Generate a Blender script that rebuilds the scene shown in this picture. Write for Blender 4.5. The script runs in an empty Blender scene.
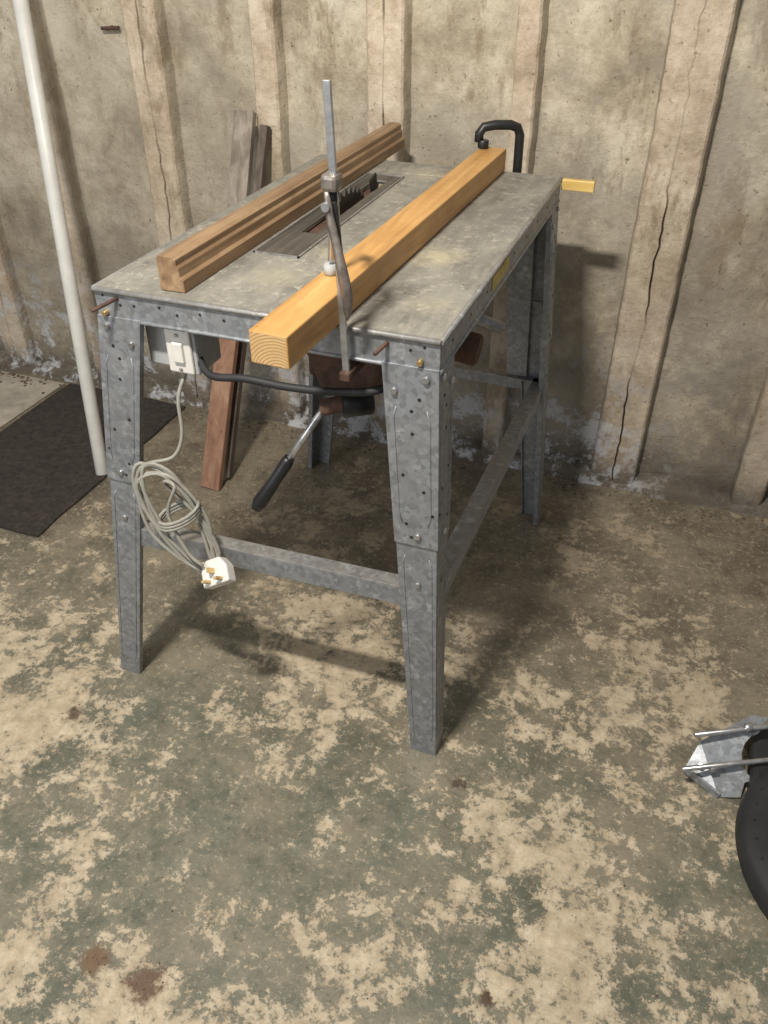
import bpy, bmesh, math, random
from mathutils import Vector, Matrix, noise
random.seed(7)
sc = bpy.context.scene
sc.view_settings.view_transform = 'Standard'
sc.view_settings.look = 'None'

# ------------------------------------------------------------------ node helpers
class NT:
    def __init__(s, name):
        s.m = bpy.data.materials.new(name); s.m.use_nodes = True
        s.t = s.m.node_tree; s.n = s.t.nodes; s.l = s.t.links
        s.b = s.n['Principled BSDF']
        s.tc = s.n.new('ShaderNodeTexCoord')
    def coord(s, scale=(1, 1, 1), kind='Object'):
        mp = s.n.new('ShaderNodeMapping'); mp.inputs['Scale'].default_value = scale
        s.l.new(s.tc.outputs[kind], mp.inputs['Vector']); return mp.outputs[0]
    def noise(s, scale, detail=6, rough=.6, vec=None, dist=0., off=None):
        x = s.n.new('ShaderNodeTexNoise'); x.inputs['Scale'].default_value = scale
        x.inputs['Detail'].default_value = detail; x.inputs['Roughness'].default_value = rough
        x.inputs['Distortion'].default_value = dist
        if off is not None:
            mp = s.n.new('ShaderNodeMapping'); mp.inputs['Location'].default_value = off
            s.l.new(s.tc.outputs['Object'], mp.inputs['Vector']); vec = mp.outputs[0]
        s.l.new(vec if vec else s.coord(), x.inputs['Vector']); return x.outputs['Fac']
    def voronoi(s, scale, vec=None, out='Color'):
        x = s.n.new('ShaderNodeTexVoronoi'); x.inputs['Scale'].default_value = scale
        s.l.new(vec if vec else s.coord(), x.inputs['Vector']); return x.outputs[out]
    def dist(s, p):
        v = s.n.new('ShaderNodeVectorMath'); v.operation = 'DISTANCE'
        s.l.new(s.tc.outputs['Object'], v.inputs[0]); v.inputs[1].default_value = p; return v.outputs['Value']
    def ramp(s, fac, stops, interp='LINEAR'):
        r = s.n.new('ShaderNodeValToRGB'); r.color_ramp.interpolation = interp
        e = r.color_ramp.elements
        while len(e) < len(stops): e.new(.5)
        for i, (p, c) in enumerate(stops):
            e[i].position = p
            if not isinstance(c, (tuple, list)): c = (c, c, c)
            e[i].color = (c[0], c[1], c[2], 1)
        s.l.new(fac, r.inputs['Fac']); return r.outputs['Color']
    def mix(s, fac, a, b, mode='MIX'):
        m = s.n.new('ShaderNodeMix'); m.data_type = 'RGBA'; m.blend_type = mode
        for v, i in ((fac, 0), (a, 6), (b, 7)):
            if isinstance(v, (int, float)): m.inputs[i].default_value = v if i == 0 else (v, v, v, 1)
            elif isinstance(v, (tuple, list)): m.inputs[i].default_value = (*v, 1)
            else: s.l.new(v, m.inputs[i])
        return m.outputs[2]
    def math(s, op, a, b=0., clamp=False):
        m = s.n.new('ShaderNodeMath'); m.operation = op; m.use_clamp = clamp
        for i, v in enumerate((a, b)):
            if isinstance(v, (int, float)): m.inputs[i].default_value = v
            else: s.l.new(v, m.inputs[i])
        return m.outputs[0]
    def xyz(s):
        x = s.n.new('ShaderNodeSeparateXYZ'); s.l.new(s.tc.outputs['Object'], x.inputs[0]); return x.outputs
    def rng(s, v, a, b, c=0., d=1.):
        x = s.n.new('ShaderNodeMapRange'); s.l.new(v, x.inputs[0])
        for i, q in enumerate((a, b, c, d)): x.inputs[i + 1].default_value = q
        return x.outputs[0]
    def attr(s, name):
        x = s.n.new('ShaderNodeAttribute'); x.attribute_name = name; return x.outputs['Fac']
    def fin(s, col=None, rough=.6, metal=0., bump=None, bs=.3, bd=.002, spec=None):
        if col is not None:
            if isinstance(col, (tuple, list)): s.b.inputs['Base Color'].default_value = (*col, 1)
            else: s.l.new(col, s.b.inputs['Base Color'])
        if isinstance(rough, (int, float)): s.b.inputs['Roughness'].default_value = rough
        else: s.l.new(rough, s.b.inputs['Roughness'])
        if isinstance(metal, (int, float)): s.b.inputs['Metallic'].default_value = metal
        else: s.l.new(metal, s.b.inputs['Metallic'])
        if spec is not None: s.b.inputs['Specular IOR Level'].default_value = spec
        if bump is not None:
            bn = s.n.new('ShaderNodeBump'); bn.inputs['Strength'].default_value = bs
            bn.inputs['Distance'].default_value = bd
            s.l.new(bump, bn.inputs['Height']); s.l.new(bn.outputs[0], s.b.inputs['Normal'])
        return s.m

def mat_floor():
    s = NT('painted_concrete_floor')
    big = s.noise(2.1, 3, .5); mid = s.noise(11, 10, .76, dist=.2); fine = s.noise(60, 6, .78)
    X, Y, Z = s.xyz()
    f = s.math('ADD', s.math('MULTIPLY', big, .30), s.math('MULTIPLY', mid, .44))
    f = s.math('ADD', f, s.math('MULTIPLY', fine, .26))
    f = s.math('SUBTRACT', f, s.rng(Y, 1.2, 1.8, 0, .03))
    f = s.math('ADD', f, s.rng(X, -.9, .1, -.014, .008))
    patch = s.ramp(f, [(.500, 0.), (.511, .8), (.55, 1.)])
    green = s.ramp(s.noise(11, 9, .78), [(.30, (.070, .074, .052)), (.5, (.136, .142, .104)), (.68, (.235, .230, .172))])
    brown = s.ramp(s.noise(16, 8, .78), [(.3, (.060, .047, .034)), (.7, (.21, .165, .115))])
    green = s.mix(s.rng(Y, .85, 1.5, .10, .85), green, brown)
    worn = s.ramp(s.noise(5, 10, .85, off=(4, 2, 0)), [(.44, 0.), (.58, .65)])
    green = s.mix(worn, green, (.28, .24, .17))
    beige = s.ramp(s.noise(22, 9, .82), [(.28, (.26, .20, .13)), (.48, (.44, .355, .24)), (.68, (.66, .56, .41))])
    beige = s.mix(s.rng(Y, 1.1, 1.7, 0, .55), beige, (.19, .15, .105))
    col = s.mix(patch, green, beige)
    fl = s.ramp(s.noise(75, 5, .82), [(.56, 0.), (.61, .5)])
    col = s.mix(fl, col, (.50, .42, .30))
    rem = s.ramp(s.noise(34, 7, .82, off=(7, 3, 0)), [(.38, .8), (.43, 0.)])
    col = s.mix(rem, col, (.10, .10, .072))
    dk = s.ramp(s.noise(17, 8, .88, off=(1, 8, 0)), [(.31, .8), (.38, 0.)])
    col = s.mix(dk, col, (.06, .05, .036))
    for (px, py, r, c) in [(-.554, .428, .036, (.13, .07, .04)), (-.649, .433, .028, (.17, .10, .055)),
                           (-.052, .592, .014, (.08, .04, .025)), (-.99, .83, .02, (.08, .05, .03)), (-.2, .95, .018, (.07, .05, .035))]:
        dd = s.math('ADD', s.dist((px, py, 0)), s.math('MULTIPLY', s.math('SUBTRACT', s.noise(60, 5, .7), .5), r * 2.6))
        col = s.mix(s.rng(dd, r * .5, r, .85, 0), col, c)
    rough = s.ramp(patch, [(0, .38), (1, .70)])
    h = s.math('ADD', s.math('MULTIPLY', patch, -.6), s.noise(60, 6, .7))
    return s.fin(col, rough, 0, h, .5, .0022)

def mat_wall():
    s = NT('cast_concrete_wall')
    X, Y, Z = s.xyz()
    c = s.ramp(s.noise(4.5, 11, .74, dist=.2), [(.32, (.24, .195, .14)), (.44, (.43, .365, .26)), (.55, (.62, .545, .415)), (.72, (.76, .70, .57))])
    rib = s.ramp(s.noise(9, 10, .78), [(.32, (.33, .24, .16)), (.46, (.54, .43, .31)), (.62, (.73, .62, .48))])
    c = s.mix(s.rng(Y, 2.066, 2.082, .95, 0), c, rib)
    st = s.ramp(s.noise(1, 9, .75, vec=s.coord((8, 8, 3.2))), [(.36, .8), (.46, 0.)])
    c = s.mix(st, c, (.24, .175, .105))
    cl = s.math('MULTIPLY', s.ramp(s.noise(2.6, 10, .75, off=(3, 0, 5)), [(.42, 0.), (.56, .85)]), s.math('MULTIPLY', s.rng(X, -1.9, 0., .35, 1), s.rng(Y, 2.066, 2.085, .25, 1)))
    c = s.mix(cl, c, (.34, .30, .24))
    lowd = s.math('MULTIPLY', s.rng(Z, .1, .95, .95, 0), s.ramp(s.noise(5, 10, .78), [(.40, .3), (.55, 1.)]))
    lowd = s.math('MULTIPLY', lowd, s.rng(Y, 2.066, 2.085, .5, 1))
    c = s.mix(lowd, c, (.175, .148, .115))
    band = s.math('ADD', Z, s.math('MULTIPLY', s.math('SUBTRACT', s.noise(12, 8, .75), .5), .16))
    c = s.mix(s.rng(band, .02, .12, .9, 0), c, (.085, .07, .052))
    wh = s.math('MULTIPLY', s.math('MULTIPLY', s.rng(Z, .12, .46, 1, 0), s.rng(X, -.15, .12, 1, .1)), s.ramp(s.noise(10, 10, .78), [(.50, 0.), (.57, .9)]))
    c = s.mix(wh, c, (.54, .54, .55))
    sp = s.ramp(s.noise(70, 5, .75), [(.33, .85), (.39, 0.)])
    c = s.mix(sp, c, (.13, .09, .055))
    c = s.mix(s.attr('joint'), c, (.10, .055, .03))
    h = s.math('ADD', s.noise(8, 9, .75), s.math('MULTIPLY', s.noise(60, 6, .7), .45))
    return s.fin(c, .9, 0, h, .8, .010)

def mat_galv(name='galvanised_steel', tint=(1, 1, 1), dirt=.35, metal=.5):
    s = NT(name)
    v = s.voronoi(110); bw = s.n.new('ShaderNodeRGBToBW'); s.l.new(v, bw.inputs[0])
    a = s.ramp(bw.outputs[0], [(.15, tuple(.24 * t for t in tint)), (.85, tuple(.36 * t for t in tint))])
    n = s.noise(14, 9, .75)
    c = s.mix(s.ramp(n, [(.42, 0.), (.62, dirt)]), a, (.27, .245, .205))
    c = s.mix(s.ramp(s.noise(40, 6, .75), [(.56, 0.), (.66, .65)]), c, (.54, .56, .56))
    c = s.mix(s.ramp(s.noise(22, 7, .8), [(.28, .85), (.38, 0.)]), c, (.12, .085, .06))
    return s.fin(c, s.ramp(n, [(.3, .36), (.7, .6)]), metal, s.noise(25, 5, .6), .2, .002)

def mat_top():
    s = NT('dusty_steel_top')
    c = s.ramp(s.noise(9, 10, .78), [(.3, (.145, .138, .12)), (.48, (.235, .225, .195)), (.66, (.345, .33, .285))])
    c = s.mix(s.ramp(s.noise(1, 9, .75, vec=s.coord((40, 7, 40))), [(.48, 0.), (.62, .45)]), c, (.40, .375, .315))
    c = s.mix(s.ramp(s.noise(26, 9, .8, off=(2, 3, 1)), [(.34, .75), (.42, 0.)]), c, (.11, .10, .085))
    c = s.mix(s.ramp(s.noise(60, 5, .78), [(.56, 0.), (.63, .65)]), c, (.52, .48, .39))
    for (px, py, r, k) in ((-.39, 1.30, .06, .75), (-.55, 1.25, .05, .35), (-.60, 1.12, .06, .3), (-.34, 1.10, .04, .3), (-.56, 1.78, .06, .4)):
        dd = s.math('ADD', s.dist((px, py, .875)), s.math('MULTIPLY', s.math('SUBTRACT', s.noise(45, 7, .85), .5), .16))
        c = s.mix(s.rng(dd, .01, r, k, 0), c, (.58, .52, .36))
    return s.fin(c, s.ramp(s.noise(20, 6, .7), [(.3, .45), (.7, .7)]), .22, s.noise(40, 6, .7), .25, .002)

def mat_wood(name, dark, mid, light, axis='Y', freq=60, rough=.6, stain=None):
    s = NT(name)
    k = {'X': (2.5, freq, freq), 'Y': (freq, 2.5, freq), 'Z': (freq, freq, 2.5)}[axis]
    g = s.noise(1, 6, .6, vec=s.coord(k), dist=.6)
    c = s.ramp(g, [(.3, dark), (.5, mid), (.7, light)])
    c = s.mix(s.ramp(s.noise(9, 7, .75), [(.45, 0.), (.70, .65)]), c, stain if stain else dark)
    c = s.mix(s.ramp(s.noise(45, 5, .75), [(.29, .75), (.36, 0.)]), c, tuple(x * .4 for x in dark))
    return s.fin(c, rough, 0, g, .25, .001)

def mat_endgrain():
    s = NT('end_grain')
    d = s.math('ADD', s.dist((-.452, .840, .862)), s.math('MULTIPLY', s.noise(40, 4, .6), .003))
    w = s.math('SINE', s.math('MULTIPLY', d, 1500.))
    c = s.ramp(s.rng(w, -1, 1), [(.1, (.58, .40, .19)), (.7, (.52, .33, .14)), (.95, (.34, .18, .07))])
    c = s.mix(s.ramp(s.noise(60, 5, .7), [(.4, .4), (.6, 0.)]), c, (.42, .27, .12))
    return s.fin(c, .8)

def mat_simple(name, col, rough=.5, metal=0., var=.35, scale=25):
    s = NT(name)
    d = tuple(x * (1 - var) for x in col); li = tuple(min(1, x * (1 + var)) for x in col)
    c = s.ramp(s.noise(scale, 6, .7), [(.3, d), (.7, li)])
    return s.fin(c, rough, metal, s.noise(scale * 2, 4, .6), .1, .001)

FLOOR = mat_floor(); WALL = mat_wall()
GALV = mat_galv(tint=(.95, 1.0, 1.07)); GALV2 = mat_galv('galvanised_dusty', (1.02, 1, .98), .6); TOP = mat_top()
TIMBER = mat_wood('pine_timber', (.34, .175, .05), (.53, .29, .095), (.66, .41, .155), 'Y', 45, .45, (.40, .19, .055))
MOULD = mat_wood('stained_moulding', (.16, .095, .05), (.28, .175, .095), (.40, .275, .16), 'Y', 50, .55)
OLDW = mat_wood('weathered_board', (.14, .11, .085), (.25, .21, .165), (.38, .325, .26), 'Z', 40, .8)
DRKW = mat_wood('dark_weathered_board', (.07, .052, .04), (.13, .10, .08), (.20, .16, .13), 'Z', 40, .8)
REDW = mat_wood('reddish_board', (.18, .09, .055), (.29, .155, .095), (.38, .24, .155), 'Z', 40, .7)
YEL = mat_wood('yellow_stick', (.50, .32, .06), (.66, .44, .12), (.78, .57, .24), 'X', 40, .5)
ENDG = mat_endgrain()
BLACK = mat_simple('black_metal', (.02, .02, .021), .4, .2)
BLKPL = mat_simple('black_rubber', (.020, .020, .021), .65)
STEEL = mat_simple('bright_steel', (.50, .50, .50), .32, .85, .3, 60)
RUST = mat_simple('rusty_iron', (.10, .055, .038), .8, .2, .5, 40)
BLADE = mat_simple('saw_blade_dark', (.05, .047, .042), .45, .7, .4, 40)
DARK = mat_simple('dark_slot', (.012, .011, .01), .8)
INS = mat_wood('insert_plate', (.04, .036, .03), (.085, .076, .062), (.15, .135, .11), 'Y', 60, .6)
WHITE = mat_simple('white_plastic', (.68, .66, .61), .4, 0, .12, 20)
PIPE = mat_simple('white_pipe_plastic', (.66, .645, .60), .4, 0, .14, 9)
GREYP = mat_simple('grey_plastic', (.42, .43, .43), .5, 0, .15)
CABLE = mat_simple('grey_cable_pvc', (.30, .285, .245), .5, 0, .2)
BRASS = mat_simple('brass', (.6, .43, .2), .4, .9, .2)
MAT = mat_simple('dark_carpet', (.040, .031, .025), .95, 0, .6, 60)
SHEET = mat_simple('pale_hardboard', (.38, .34, .275), .8, 0, .4, 10)
LABEL = mat_simple('yellow_label', (.44, .35, .09), .5, 0, .5, 60)
DIRT = mat_simple('dirt', (.11, .075, .045), .95, 0, .5, 30)
LEVER = mat_simple('worn_lever_metal', (.24, .21, .185), .4, .6, .5, 50)

# ------------------------------------------------------------------ mesh helpers
def add(name, verts, faces, mat, parent=None, smooth=False, bevel=0., seg=2):
    me = bpy.data.meshes.new(name); me.from_pydata([tuple(v) for v in verts], [], faces)
    bm = bmesh.new(); bm.from_mesh(me); bmesh.ops.recalc_face_normals(bm, faces=bm.faces)
    if bevel > 0:
        bmesh.ops.bevel(bm, geom=[e for e in bm.edges if len(e.link_faces) == 2 and e.calc_face_angle(0) > .5], offset=bevel, segments=seg, affect='EDGES', profile=.5)
    bm.to_mesh(me); bm.free()
    if smooth:
        for p in me.polygons: p.use_smooth = True
    me.materials.append(mat)
    o = bpy.data.objects.new(name, me); sc.collection.objects.link(o)
    if parent: o.parent = parent
    return o
def empty(name):
    o = bpy.data.objects.new(name, None); sc.collection.objects.link(o); o.empty_display_size = .05; return o
def hexa(name, b, t, mat, parent=None, bevel=0.):
    v = list(b) + list(t)
    return add(name, v, [(3, 2, 1, 0), (4, 5, 6, 7), (0, 1, 5, 4), (1, 2, 6, 5), (2, 3, 7, 6), (3, 0, 4, 7)], mat, parent, False, bevel)
def box(name, a, c, mat, parent=None, bevel=0.):
    x0, y0, z0 = a; x1, y1, z1 = c
    return hexa(name, [(x0, y0, z0), (x1, y0, z0), (x1, y1, z0), (x0, y1, z0)], [(x0, y0, z1), (x1, y0, z1), (x1, y1, z1), (x0, y1, z1)], mat, parent, bevel)
def basis(d, up=Vector((0, 0, 1))):
    d = d.normalized()
    if abs(d.dot(up)) > .98: up = Vector((0, 1, 0))
    s = d.cross(up).normalized(); u = s.cross(d).normalized(); return s, u
def bar(name, p, q, w, h, mat, parent=None, bevel=0., up=Vector((0, 0, 1))):
    p = Vector(p); q = Vector(q); s, u = basis(q - p, up)
    f = lambda c: [c - s * w / 2 - u * h / 2, c + s * w / 2 - u * h / 2, c + s * w / 2 + u * h / 2, c - s * w / 2 + u * h / 2]
    return hexa(name, f(p), f(q), mat, parent, bevel)
def sweep(name, pts, rad, mat, parent=None, n=12, smooth=True):
    pts = [Vector(p) for p in pts]
    if not isinstance(rad, list): rad = [rad] * len(pts)
    rad = [r if isinstance(r, tuple) else (r, r) for r in rad]
    v = []; f = []; ps = None
    for i, p in enumerate(pts):
        d = (pts[min(i + 1, len(pts) - 1)] - pts[max(i - 1, 0)]).normalized()
        if ps is None: s, u = basis(d)
        else:
            s = (ps - d * ps.dot(d)).normalized(); u = s.cross(d).normalized()
        ps = s
        r = rad[min(i, len(rad) - 1)]
        for k in range(n):
            a = 2 * math.pi * k / n
            v.append(p + s * math.cos(a) * r[0] + u * math.sin(a) * r[1])
    for i in range(len(pts) - 1):
        for k in range(n):
            a = i * n + k; b = i * n + (k + 1) % n
            f.append((a, b, b + n, a + n))
    f.append(tuple(range(n))[::-1]); f.append(tuple(range((len(pts) - 1) * n, len(pts) * n)))
    o = add(name, v, f, mat, parent, smooth)
    if smooth:
        o.data.polygons[-1].use_smooth = False; o.data.polygons[-2].use_smooth = False
    return o
def cyl(name, p, q, r, mat, parent=None, n=24):
    p = Vector(p); q = Vector(q); d = (q - p); L = d.length; e = min(r * .12, L * .1); d.normalize()
    return sweep(name, [p, p + d * .0001, p + d * e, q - d * e, q - d * .0001, q], [r - e, r - e, r, r, r - e, r - e], mat, parent, n)
def spline(P, k=8):
    P = [Vector(p) for p in P]; Q = [2 * P[0] - P[1]] + P + [2 * P[-1] - P[-2]]; out = []
    for i in range(1, len(Q) - 2):
        a, b, c, d = Q[i - 1:i + 3]
        for j in range(k):
            t = j / k
            out.append(.5 * ((2 * b) + (c - a) * t + (2 * a - 5 * b + 4 * c - d) * t * t + (3 * b - a - 3 * c + d) * t ** 3))
    out.append(P[-1]); return out
def extr(name, prof, A, B, mat, parent=None, bevel=0.):
    n = len(prof); v = [Vector(A) + Vector((x, 0, z)) for x, z in prof] + [Vector(B) + Vector((x, 0, z)) for x, z in prof]
    f = [tuple(range(n)), tuple(range(n, 2 * n))[::-1]] + [(i, (i + 1) % n, (i + 1) % n + n, i + n) for i in range(n)]
    return add(name, v, f, mat, parent, False, bevel)

# ------------------------------------------------------------------ room
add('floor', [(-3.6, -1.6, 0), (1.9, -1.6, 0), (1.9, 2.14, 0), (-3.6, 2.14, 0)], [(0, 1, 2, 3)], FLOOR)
ribs = [(-2.50, .055), (-2.15, .09), (-1.79, .055), (-1.43, .09), (-1.085, .06), (-.765, .088), (-.43, .048), (-.072, .112), (.29, .07), (.63, .1), (.98, .06), (1.32, .1), (-2.85, .09), (-3.2, .05)]
ribs.sort()
prof = [(-3.6, 2.10, 0)]
for c, w in ribs:
    x = prof[-1][0]; e = c - w / 2 - .010
    n = max(1, int((e - x) / .03))
    for i in range(1, n): prof.append((x + (e - x) * i / n, 2.10, 0))
    prof += [(e, 2.10, 0), (c - w / 2 - .003, 2.064, 0), (c - w / 2 + .002, 2.059, 0)]
    if w > .08: prof += [(c - w * .25, 2.058, 0), (c - .0028, 2.0585, 1), (c, 2.072, 1), (c + .0028, 2.0585, 1), (c + w * .25, 2.058, 0)]
    else: prof += [(c, 2.058, 0)]
    prof += [(c + w / 2 - .002, 2.059, 0), (c + w / 2 + .003, 2.064, 0), (c + w / 2 + .010, 2.10, 0)]
prof.append((1.9, 2.10, 0))
H = 2.35; nz = 130; v = []; f = []; jt = []
for j in range(nz + 1):
    z = H * j / nz
    for x, y, g in prof:
        jv = 0.
        if g:
            jx = noise.noise(Vector((round(x) * 1.5, 3, z * 5))) * .012 + noise.noise(Vector((round(x * 2), 7, z * 30))) * .006
            gap = max(0., min(1., noise.noise(Vector((round(x, 1) * 2, 1, z * 3.5))) * 2.2 + .6))
            if y > 2.065: y = 2.0585 + .013 * gap; jv = .4 + .6 * gap
        else: jx = noise.noise(Vector((x * 5, 0, z * 2.5))) * .005 + noise.noise(Vector((x * 9, 2, z * 25))) * .0022
        yy = y + noise.noise(Vector((x * 4, 9, z * 4))) * .007 * (1 if y > 2.09 else .3) + noise.noise(Vector((x * 20, 4, z * 20))) * .0018
        v.append((x + jx, yy, z)); jt.append(jv)
m = len(prof)
for j in range(nz):
    for i in range(m - 1): a = j * m + i; f.append((a, a + 1, a + 1 + m, a + m))
wall = add('wall_back', v, f, WALL)
at = wall.data.attributes.new('joint', 'FLOAT', 'POINT'); at.data.foreach_set('value', jt)
v = []; f = []; n = 220
for i in range(n + 1):
    x = -3.6 + 5.5 * i / n; r = noise.noise(Vector((x * 7, 0, 0))) + .5 * noise.noise(Vector((x * 25, 3, 0)))
    h = .022 + .02 * r; d = .012 + .012 * noise.noise(Vector((x * 9, 5, 0))) + .004 * noise.noise(Vector((x * 40, 5, 0)))
    v += [(x, 2.055 - d, 0.0), (x, 2.055 - d * .6, h * .7), (x, 2.062, h), (x, 2.10, h + .012), (x, 2.12, 0)]
for i in range(n):
    for k in range(4): a = i * 5 + k; f.append((a, a + 1, a + 6, a + 5))
add('baseboard_back', v, f, WALL)
wb = empty('wall_bolt')
cyl('shank', (-1.54, 2.082, 1.080), (-1.54, 2.108, 1.082), .004, RUST, wb, 10)
cyl('hook', (-1.565, 2.084, 1.078), (-1.510, 2.084, 1.082), .0045, RUST, wb, 10)

# ------------------------------------------------------------------ table saw
T = empty('table_saw')
x0, x1, y0, y1, zt = -.845, -.287, .992, 1.858, .875
ox0, ox1, oy0, oy1 = -.650, -.622, 1.33, 1.70
tp = [(x0, x1, y0, oy0), (x0, x1, oy1, y1), (x0, ox0, oy0, oy1), (ox1, x1, oy0, oy1)]
for i, (a, b, c, d) in enumerate(tp): box('top_plate_%d' % i, (a + (.002 if a == x0 else 0), c + (.002 if c == y0 else 0), zt - .004), (b - (.002 if b == x1 else 0), d, zt), TOP, T)
def apron(name, a, c): box(name, a, c, GALV, T, .0015)
apron('apron_front', (x0, y0, zt - .05), (x1, y0 + .004, zt - .001))
apron('apron_back', (x0, y1 - .004, zt - .05), (x1, y1, zt - .001))
apron('apron_left', (x0, y0 + .004, zt - .05), (x0 + .004, y1 - .004, zt - .001))
apron('apron_right', (x1 - .004, y0 + .004, zt - .05), (x1, y1 - .004, zt - .001))
for nm, p, q in (('f', (x0, y0, 0), (x1, y0, 0)), ('b', (x0, y1, 0), (x1, y1, 0)), ('l', (x0, y0, 0), (x0, y1, 0)), ('r', (x1, y0, 0), (x1, y1, 0))):
    cyl('rim_' + nm, (p[0], p[1], zt - .0045), (q[0], q[1], zt - .0045), .0045, GALV2, T, 12)
    cyl('lip_' + nm, (p[0], p[1], zt - .049), (q[0], q[1], zt - .049), .003, GALV, T, 10)
box('rear_seam_plate', (-.63, 1.765, zt), (-.50, 1.85, zt + .002), TOP, T, .0005)
box('insert_front', (-.680, 1.213, zt), (-.600, 1.33, zt + .002), INS, T, .0006)
box('insert_left', (-.680, 1.33, zt), (-.650, 1.73, zt + .002), INS, T, .0006)
box('insert_right', (-.622, 1.33, zt), (-.602, 1.73, zt + .002), INS, T, .0006)
box('insert_back', (-.650, 1.70, zt), (-.622, 1.73, zt + .002), INS, T, .0006)
for nm, a, c in (('a', (-.683, 1.209, zt), (-.680, 1.734, zt + .003)), ('b', (-.602, 1.209, zt), (-.599, 1.734, zt + .003)),
                 ('c', (-.683, 1.209, zt), (-.599, 1.212, zt + .003)), ('d', (-.683, 1.731, zt), (-.599, 1.734, zt + .003))):
    box('insert_frame_' + nm, a, c, GALV2, T)
c = Vector((-.636, 1.50, .757)); R = .152; nt = 40; ring = []
for i in range(nt):
    a = 2 * math.pi * i / nt
    for da, rr in ((0, R), (.015, R - .001), (.05, R - .013), (.11, R - .009)):
        ring.append((math.cos(a + da) * rr, math.sin(a + da) * rr))
n = len(ring)
v = [c + Vector((-.0015, y, z)) for y, z in ring] + [c + Vector((.0015, y, z)) for y, z in ring]
f = [tuple(range(n)), tuple(range(n, 2 * n))[::-1]] + [(i, (i + 1) % n, (i + 1) % n + n, i + n) for i in range(n)]
add('saw_blade', v, f, BLADE, T)
cyl('blade_arbor', c + Vector((-.02, 0, 0)), c + Vector((.03, 0, 0)), .022, RUST, T)
hexa('riving_knife', [(-.638, 1.655, .77), (-.634, 1.655, .77), (-.634, 1.685, .77), (-.638, 1.685, .77)],
     [(-.638, 1.63, .892), (-.634, 1.63, .892), (-.634, 1.66, .90), (-.638, 1.66, .90)], BLADE, T)

def leg(name, ct, cb, sx, sy, wt=(.085, .055), dt=(.075, .05)):
    ct = Vector((ct[0], ct[1], zt - .045)); cb = Vector((cb[0], cb[1], 0))
    th = .003
    def sec(t, off, sc_):
        p = ct.lerp(cb, t); w = (wt[0] + (wt[1] - wt[0]) * t) * sc_; d = (dt[0] + (dt[1] - dt[0]) * t) * sc_
        p = p + Vector((sx * off, sy * off, 0))
        q = [(0, 0), (w, 0), (w, .012), (w - th, .012), (w - th, th), (th, th), (th, d - th), (.012, d - th), (.012, d), (0, d)]
        return [p + Vector((sx * a, sy * b, 0)) for a, b in q]
    def piece(nm, t0, t1, off, sc_, mat):
        v = []; f = []; N = 10
        for t in (t0, t1): v += sec(t, off, sc_)
        f.append(tuple(range(N))); f.append(tuple(range(N, 2 * N))[::-1])
        f += [(i, (i + 1) % N, (i + 1) % N + N, i + N) for i in range(N)]
        add(nm, v, f, mat, T, False, .0007)
    ts = 1 - .515 / ct.z
    piece(name + '_lower', ts - .10, 1, .003, .94, GALV)
    piece(name + '_upper', 0, ts, 0, 1, GALV)
    def fp(t, u, face, out=.001):
        p = ct.lerp(cb, t); w = wt[0] + (wt[1] - wt[0]) * t; d = dt[0] + (dt[1] - dt[0]) * t
        lo = .003 if t > ts else 0
        if face == 'x': return p + Vector((sx * u * w, sy * (lo - out), 0))
        return p + Vector((sx * (lo - out), sy * u * d, 0))
    for face in 'xy':
        for (a, b) in ((.08, ts - .05), (ts + .03, .95)):
            for u in (.16, .84):
                sweep(name + '_bead_' + face, [fp(a, u + (.06 if u < .5 else -.06), face, -.0006), fp(a + .02, u, face, .0002), fp(b - .02, u, face, .0002), fp(b, u + (.06 if u < .5 else -.06), face, -.0006)], .0012, GALV, T, 6)
        nrm = Vector((0, -sy, 0)) if face == 'x' else Vector((-sx, 0, 0))
        for t, u in ((.02, .22), (.05, .8), (ts - .025, .45), (ts + .1, .5)):
            p = fp(t, u, face, 0)
            cyl(name + '_bolt', p - nrm * .002, p + nrm * .0045, .0055, STEEL if u != .5 else GALV2, T, 8)
        for t, u in ((.06, .35), (.085, .5), (.13, .5), (.22, .72), (.25, .3), (.36, .6), (ts - .05, .7), (.3, .12)):
            p = fp(t, u, face, 0)
            cyl(name + '_hole', p - nrm * .001, p + nrm * .0006, .0028, DARK, T, 10)
leg('leg_front_right', (x1, y0 - .003), (-.258, .988), -1, 1)
leg('leg_front_left', (x0, y0 - .003), (-.976, .968), 1, 1, (.078, .05))
leg('leg_back_right', (x1, y1), (-.226, 1.845), -1, -1)
leg('leg_back_left', (x0, y1), (-.925, 1.885), 1, -1)
def angle(name, p, q, down=.038, back=(0, .03, 0), mat=GALV):
    p = Vector(p); q = Vector(q); b = Vector(back); bn = b.normalized()
    hexa(name + '_flange', [p, q, q + b, p + b], [p + Vector((0, 0, .003)), q + Vector((0, 0, .003)), q + b + Vector((0, 0, .003)), p + b + Vector((0, 0, .003))], GALV2, T, .0006)
    D = Vector((0, 0, -down)); e = bn * .003
    hexa(name + '_web', [p + D, q + D, q + D + e, p + D + e], [p, q, q + e, p + e], mat, T, .0006)
angle('stretcher_front', (-.888, .984, .405), (-.29, .996, .412))
angle('stretcher_back', (-.87, 1.868, .405), (-.27, 1.848, .405), back=(0, -.03, 0))
angle('stretcher_right', (-.276, 1.0, .405), (-.262, 1.84, .405), back=(-.03, 0, 0))
for i, (px, pz) in enumerate([(-.83, .862), (-.80, .85), (-.775, .852), (-.73, .856), (-.70, .848), (-.66, .855), (-.62, .852), (-.56, .857), (-.52, .85), (-.33, .853), (-.31, .86)]):
    cyl('apron_hole', (px, y0 - .0006, pz), (px, y0 + .002, pz), .0024, DARK, T, 10)
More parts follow.
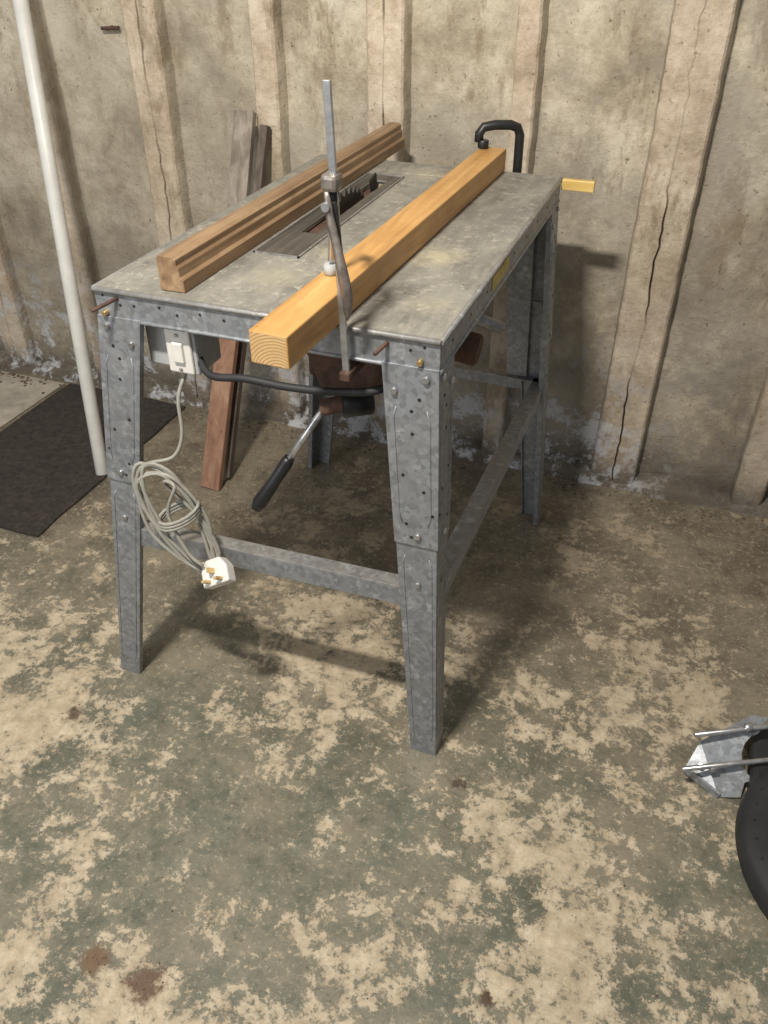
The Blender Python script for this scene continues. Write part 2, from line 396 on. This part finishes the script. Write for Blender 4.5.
for i in range(9):
    py = 1.05 + i * .095
    cyl('apron_hole_side', (x1 + .0006, py, .85), (x1 - .002, py, .85), .0024, DARK, T, 10)
cyl('guide_pin_left', (-.800, 1.0, .862), (-.822, .952, .853), .003, RUST, T, 10)
cyl('guide_pin_right', (-.362, 1.0, .860), (-.372, .962, .853), .003, RUST, T, 10)
cyl('corner_bolt', (-.828, .995, .835), (-.828, .983, .835), .0045, BRASS, T, 8)
cyl('corner_bolt_b', (-.315, .995, .838), (-.315, .984, .838), .0045, BRASS, T, 8)
box('maker_label', (x1 - .001, 1.27, .838), (x1 + .0012, 1.385, .862), LABEL, T)
cyl('motor_body', (-.60, 1.42, .70), (-.44, 1.42, .70), .062, RUST, T, 32)
for i in range(8): cyl('motor_fin', (-.585 + i * .018, 1.42, .70), (-.58 + i * .018, 1.42, .70), .067, BLACK, T, 32)
cyl('motor_shaft_cover', (-.45, 1.42, .675), (-.335, 1.42, .660), .031, RUST, T, 24)
box('blade_cover', (-.665, 1.35, .58), (-.612, 1.66, .868), RUST, T, .01)
box('trunnion_plate', (-.60, 1.16, .75), (-.42, 1.19, .868), RUST, T, .004)
hexa('trunnion_arm', [(-.52, 1.10, .70), (-.43, 1.10, .70), (-.43, 1.20, .70), (-.52, 1.20, .70)], [(-.56, 1.10, .80), (-.40, 1.10, .80), (-.40, 1.20, .80), (-.56, 1.20, .80)], RUST, T, .008)
cyl('tilt_knob', (-.47, 1.07, .70), (-.43, 1.10, .70), .022, BLACK, T, 20)
cyl('tilt_rod', (-.45, 1.09, .70), (-.46, 1.36, .72), .008, RUST, T, 12)
cyl('height_lever_rod', (-.495, 1.08, .70), (-.562, 1.03, .585), .006, STEEL, T, 14)
sweep('height_lever_grip', [(-.553, 1.035, .602), (-.557, 1.033, .594), (-.575, 1.02, .562), (-.600, 1.003, .520), (-.606, .999, .508)], [.009, .011, .0105, .013, .009], BLACK, T, 16)
cyl('lever_joint', (-.505, 1.065, .69), (-.44, 1.09, .705), .014, RUST, T, 16)
cyl('lock_lever', (-.42, 1.33, .785), (-.278, 1.350, .743), .011, GALV2, T, 16)
hexa('rear_brace', [(-.885, 1.855, .42), (-.80, 1.855, .42), (-.80, 1.860, .42), (-.885, 1.860, .42)], [(-.84, 1.850, .83), (-.70, 1.850, .83), (-.70, 1.855, .83), (-.84, 1.855, .83)], GALV2, T, .001)
hexa('rear_brace_right', [(-.36, 1.833, .41), (-.31, 1.833, .41), (-.31, 1.837, .41), (-.36, 1.837, .41)], [(-.40, 1.833, .83), (-.33, 1.833, .83), (-.33, 1.837, .83), (-.40, 1.837, .83)], GALV, T, .001)
box('switch_box_back', (-.785, 1.02, .742), (-.742, 1.09, .822), GREYP, T, .004)
box('switch_box', (-.745, 1.012, .738), (-.690, 1.085, .820), GREYP, T, .004)
box('switch_plate', (-.740, 1.006, .742), (-.695, 1.013, .816), WHITE, T, .003)
box('switch_rocker', (-.727, 1.001, .762), (-.708, 1.008, .796), WHITE, T, .002)
for pz in (.750, .808): cyl('switch_screw', (-.7175, 1.003, pz), (-.7175, 1.008, pz), .003, STEEL, T, 10)
sweep('conduit', spline([(-.70, 1.03, .765), (-.66, 1.0, .752), (-.60, 1.0, .757), (-.53, 1.01, .750), (-.45, 1.02, .752), (-.385, 1.03, .765), (-.36, 1.10, .78)], 8), .0062, BLKPL, T, 12)
P = [(-.722, 1.03, .742), (-.728, 1.0, .70), (-.722, .985, .64), (-.738, .972, .60)]
cc = Vector((-.738, .957, .480)); A = Vector((.046, -.002, -.100)); B = Vector((.030, .004, .012))
for k in range(6 * 8):
    a = 2 * math.pi * k / 8 + math.pi
    j = 1 + .10 * math.sin(k * 1.7)
    P.append(cc + A * math.cos(a) * j + B * math.sin(a) * (1.15 - .1 * math.cos(a)) * (1 + .28 * math.sin(k * .9)) + Vector((.006 * math.sin(k * 2.1), -.012 * math.sin(k * .8) - .004, .004 * math.cos(k * 1.3))))
P += [(-.725, .945, .56), (-.745, .940, .50), (-.715, .935, .43), (-.688, .935, .405)]
sweep('mains_cable', spline(P, 5), .0033, CABLE, T, 8)
tie = [cc + Vector((.004, -.002, .012)) + B * 1.25 * math.cos(a) + Vector((0, .024, .01)) * math.sin(a) for a in [2 * math.pi * i / 16 for i in range(50)]]
sweep('cable_wrap', [p + Vector((0, 0, .0004 * i - .01)) for i, p in enumerate(tie)], .0033, CABLE, T, 8)
pl = add('plug_body', [(-.024, -.011, -.016), (.024, -.011, -.016), (.024, .011, -.016), (-.024, .011, -.016),
                       (-.024, -.011, .010), (.024, -.011, .010), (.024, .011, .010), (-.024, .011, .010),
                       (-.013, -.011, .026), (.013, -.011, .026), (.013, .011, .026), (-.013, .011, .026)],
         [(3, 2, 1, 0), (0, 1, 5, 4), (1, 2, 6, 5), (2, 3, 7, 6), (3, 0, 4, 7), (4, 5, 9, 8), (5, 6, 10, 9), (6, 7, 11, 10), (7, 4, 8, 11), (8, 9, 10, 11)], WHITE, T, False, .003)
PM = Matrix.Translation((-.662, .940, .388)) @ Matrix.Rotation(math.radians(-38), 4, 'Y') @ Matrix.Rotation(math.radians(-40), 4, 'X') @ Matrix.Rotation(math.radians(15), 4, 'Z') @ Matrix.Scale(1.15, 4)
pl.matrix_local = PM
for (a, b, g) in ((0, .006, 1), (-.011, -.009, 0), (.011, -.009, 0)):
    q = box('plug_pin', (a - (.002 if g else .0032), -.027, b - (.004 if g else .002)), (a + (.002 if g else .0032), -.010, b + (.004 if g else .002)), BRASS, T)
    q.matrix_local = PM

# ------------------------------------------------------------------ fences
pf = [(0, 0), (.042, 0), (.042, .019), (.037, .023), (.036, .036), (.033, .040), (.033, .049), (.028, .053), (.004, .053), (0, .049)]
extr('moulded_wooden_fence', pf, (-.736, 1.012, zt + .001), (-.728, 1.985, zt + .001), MOULD, None, .0008)
tb = [(-.493, .841), (-.438, .838), (-.412, 1.862), (-.467, 1.865)]
TBn = hexa('timber_batten', [(a, b, zt + .001) for a, b in tb], [(a, b, zt + .046) for a, b in tb], TIMBER, None, .002)
TBn.data.materials.append(ENDG)
for pgn in TBn.data.polygons:
    if abs(pgn.normal.y) > .95: pgn.material_index = 1

C = empty('bar_clamp')
bar('clamp_bar', (-.4185, .974, .800), (-.430, .968, 1.184), .010, .005, STEEL, C, .001)
box('fixed_jaw', (-.428, .966, .800), (-.411, 1.045, .815), RUST, C, .003)
cyl('fixed_pad', (-.42, 1.035, .815), (-.42, 1.035, .868), .009, RUST, C, 14)
box('sliding_jaw', (-.441, .958, 1.060), (-.418, .984, 1.082), LEVER, C, .006)
cyl('jaw_collar', (-.430, .971, 1.045), (-.430, .971, 1.063), .009, BLACK, C, 16)
sweep('jaw_arm', [(-.43, .972, 1.07), (-.440, 1.0, 1.068), (-.455, 1.035, 1.06), (-.465, 1.05, 1.05)], [(.007, .009), (.006, .009), (.006, .009), (.008, .008)], BLACK, C, 12)
cyl('clamp_spindle', (-.466, 1.05, 1.062), (-.470, 1.05, .94), .0045, STEEL, C, 12)
cyl('clamp_pad', (-.471, 1.05, .922), (-.471, 1.05, .936), .010, GREYP, C, 20)
LP = spline([(-.432, .958, 1.062), (-.426, .954, 1.03), (-.416, .950, .995), (-.408, .948, .96), (-.405, .952, .925), (-.409, .958, .898)], 6)
wid = [.005, .006, .007, .008, .008, .008, .0085, .009, .009, .009, .009, .009, .009, .0095, .010, .0105, .011, .0115, .0115, .012, .012, .012, .0115, .011, .010, .010, .009, .008, .006, .004, .002]
v = []; f = []
for i, p in enumerate(LP):
    w_ = wid[min(i, len(wid) - 1)]
    for dx, dy in ((-.7, 0), (-.2, -.004), (.5, -.003), (.7, .001), (.5, .004), (-.2, .004)): v.append(p + Vector((dx * w_, dy * w_ / .011, 0)))
nL = len(LP)
for i in range(nL - 1):
    for k in range(6): a = i * 6 + k; b = i * 6 + (k + 1) % 6; f.append((a, b, b + 6, a + 6))
f += [tuple(range(6)), tuple(range((nL - 1) * 6, nL * 6))]
add('clamp_lever', v, f, LEVER, C, True)
cyl('lever_pivot', (-.431, .950, 1.045), (-.431, .966, 1.045), .006, STEEL, C, 14)
bar('lever_backstrap', (-.424, .962, 1.05), (-.414, .958, .97), .007, .005, BLACK, C, .001)

G = empty('g_clamp')
sweep('clamp_frame', [(-.470, 1.845, .934), (-.470, 1.845, .950), (-.462, 1.85, .962), (-.44, 1.86, .966), (-.41, 1.872, .966), (-.396, 1.88, .960), (-.391, 1.885, .945), (-.390, 1.885, .88), (-.390, 1.885, .80), (-.395, 1.885, .785), (-.42, 1.875, .783), (-.44, 1.85, .783)],
      [(.010, .010)] * 12, BLACK, G, 10)
cyl('frame_foot', (-.460, 1.845, .922), (-.460, 1.845, .938), .012, BLACK, G, 16)
cyl('clamp_screw', (-.44, 1.842, .73), (-.44, 1.842, .868), .0055, BLACK, G, 12)
cyl('screw_tommy_bar', (-.47, 1.842, .735), (-.41, 1.842, .735), .003, STEEL, G, 8)
box('yellow_stick', (-.282, 1.835, .854), (-.214, 1.850, .876), YEL, T, .002)

# ------------------------------------------------------------------ leaning things
LB = empty('leaning_timber_offcuts')
bar('grey_board', (-1.139, 1.68, .012), (-1.136, 2.040, .915), .055, .020, OLDW, LB, .002, up=Vector((0, 1, 0)))
bar('thin_batten', (-1.115, 1.70, .010), (-1.082, 2.040, .885), .022, .024, DRKW, LB, .002, up=Vector((0, 1, 0)))
hexa('reddish_batten', [(-1.170, 1.640, .003), (-1.125, 1.636, .003), (-1.120, 1.656, .003), (-1.165, 1.660, .003)],
     [(-1.140, 1.830, .52), (-1.095, 1.826, .52), (-1.090, 1.846, .52), (-1.135, 1.850, .52)], REDW, LB, .002)
hexa('dark_strip', [(-1.124, 1.632, .003), (-1.108, 1.634, .003), (-1.106, 1.654, .003), (-1.119, 1.656, .003)],
     [(-1.094, 1.822, .52), (-1.078, 1.824, .52), (-1.076, 1.844, .52), (-1.089, 1.846, .52)], REDW, LB, .002)
p = Vector((-1.467, 1.594, .004)); q = Vector((-1.741, 2.036, 1.50))
pp = empty('white_plastic_pipe')
cyl('pipe_tube', p, q, .019, PIPE, pp, 28)
d = (q - p).normalized(); cyl('pipe_bore', p - d * .0005, p + d * .01, .015, DARK, pp, 20)

# ------------------------------------------------------------------ mat & board on floor
v = []; f = []; n = 14; k = 24
for j in range(k + 1):
    for i in range(n + 1):
        x = -1.91 + .46 * i / n; y = 1.285 + .74 * j / k
        e = (.006 * noise.noise(Vector((x * 9, y * 9, 1))))
        v.append((x + e, y + e, .007 + .003 * noise.noise(Vector((x * 6, y * 6, 0)))))
for j in range(k):
    for i in range(n): a = j * (n + 1) + i; f.append((a, a + 1, a + n + 2, a + n + 1))
mo = add('floor_mat', v, f, MAT)
sm = mo.modifiers.new('thick', 'SOLIDIFY'); sm.thickness = .006; sm.offset = -1
hexa('hardboard_sheet', [(-2.75, 1.35, .001), (-1.935, 1.30, .001), (-1.93, 2.02, .001), (-2.75, 2.02, .001)], [(-2.75, 1.35, .006), (-1.935, 1.30, .006), (-1.93, 2.02, .006), (-2.75, 2.02, .006)], SHEET, None, .001)

v = []; f = []
def lump(x, y, z, r):
    b = len(v); bm = bmesh.new(); bmesh.ops.create_icosphere(bm, subdivisions=1, radius=r)
    for q in bm.verts:
        q.co = q.co * random.uniform(.6, 1.25); v.append((x + q.co.x, y + q.co.y, z + q.co.z * .5 + r * .3))
    for q in bm.faces: f.append(tuple(b + w.index for w in q.verts))
    bm.free()
for i in range(240):
    x = random.uniform(-1.4, .9); y = 2.03 - abs(random.gauss(0, .05)); lump(x, y, .0, random.uniform(.001, .005))
for i in range(70): lump(random.gauss(-2.15, .12), 2.015 - abs(random.gauss(0, .03)), .006, random.uniform(.002, .007))
for i in range(140): lump(random.uniform(-1.4, .7), random.uniform(.3, 1.9), 0, random.uniform(.001, .0025))
for cx, cy, r in ((-.554, .428, .018), (-.052, .592, .008), (-.649, .433, .012), (-1.0, .84, .012)):
    for i in range(10): lump(random.gauss(cx, r * .7), random.gauss(cy, r * .7), 0, random.uniform(.001, .002))
add('floor_debris', v, f, DIRT)

# ------------------------------------------------------------------ tool base at right
K = empty('mitre_saw')
outer = [(.295, 1.218, .100), (.215, 1.163, .052), (.196, 1.118, .014), (.262, 1.083, .006), (.300, 1.095, .008), (.303, 1.120, .022)]
Cc = Vector((.335, 1.165, .052)); arc = []
for i in range(7):
    a = math.radians(250 - i * 22); arc.append(Cc + Vector((.045 * math.cos(a), .040 * math.sin(a), .028 * math.sin(a))))
outer += [tuple(a) for a in arc] + [(.325, 1.222, .100)]
n = len(outer); v = [Vector(p) for p in outer] + [Vector(p) + Vector((.001, .002, -.004)) for p in outer]
f = [tuple(range(n)), tuple(range(n, 2 * n))[::-1]] + [(i, (i + 1) % n, (i + 1) % n + n, i + n) for i in range(n)]
add('bracket_plate', v, f, GALV, K)
bar('bracket_lip', (.262, 1.083, .008), (.196, 1.118, .016), .004, .018, GALV, K, .001)
cyl('rod_upper', (.198, 1.145, .085), (.46, 1.275, .095), .0050, STEEL, K, 16)
cyl('rod_lower', (.187, 1.085, .052), (.46, 1.215, .066), .0050, STEEL, K, 16)
for c0 in ((.235, 1.108, .048), (.285, 1.188, .092)): cyl('rod_clip', c0, (c0[0] + .012, c0[1] + .006, c0[2] + .002), .009, STEEL, K, 16)
cyl('plate_screw', (.225, 1.125, .026), (.222, 1.118, .036), .006, STEEL, K, 12)
box('motor_block', (.310, 1.10, .0), (.45, 1.26, .045), BLKPL, K, .012)
box('bracket_far_plate', (.45, 1.20, .0), (.46, 1.30, .105), GALV2, K, .002)
cx, cy = .527, 1.02; prof2 = [(.232, 0), (.236, .012), (.233, .040), (.226, .048), (.20, .052), (.165, .052), (.160, .040), (.12, .040), (.06, .055), (.0, .058)]
v = []; f = []; n = 72
for r, z in prof2:
    for k in range(n): a = 2 * math.pi * k / n; v.append((cx + r * math.cos(a), cy + r * math.sin(a), z + .001))
for i in range(len(prof2) - 1):
    for k in range(n): f.append((i * n + k, i * n + (k + 1) % n, (i + 1) * n + (k + 1) % n, (i + 1) * n + k))
f.append(tuple(range(n)))
add('turntable_base', v, f, BLKPL, K, True)
for k in range(36):
    a = 2 * math.pi * k / 36
    cyl('scale_mark', (cx + .212 * math.cos(a), cy + .212 * math.sin(a), .050), (cx + .212 * math.cos(a), cy + .212 * math.sin(a), .0515), .003, BLACK, K, 8)
cyl('hub', (cx, cy, .03), (cx, cy, .11), .05, BLKPL, K, 32)

# ------------------------------------------------------------------ lights
def area(name, loc, tgt, size, e, col):
    L = bpy.data.lights.new(name, 'AREA'); L.shape = 'RECTANGLE'; L.size, L.size_y = size; L.energy = e; L.color = col
    o = bpy.data.objects.new(name, L); sc.collection.objects.link(o); o.location = loc
    o.rotation_euler = (Vector(tgt) - Vector(loc)).to_track_quat('-Z', 'Y').to_euler(); return o
area('ceiling_lamp', (-.60, .15, 2.45), (-.60, 1.5, .5), (.22, .07), 62, (1, .945, .86))
area('doorway_daylight', (-2.0, -1.4, 1.8), (-.6, 1.6, .5), (1.7, 1.6), 30, (.93, .96, 1))
w = bpy.data.worlds.new('World'); sc.world = w; w.use_nodes = True
w.node_tree.nodes['Background'].inputs[0].default_value = (.94, .97, 1, 1)
w.node_tree.nodes['Background'].inputs[1].default_value = .25

# ------------------------------------------------------------------ camera
cam = bpy.data.cameras.new('camera'); co = bpy.data.objects.new('camera', cam); sc.collection.objects.link(co)
cam.sensor_fit = 'VERTICAL'; cam.sensor_height = 24; cam.lens = 828 / 1024 * 24; cam.clip_start = .02
co.location = (0, 0, 1.35); co.rotation_euler = (math.radians(53.5), 0, math.radians(20.4))
sc.camera = co
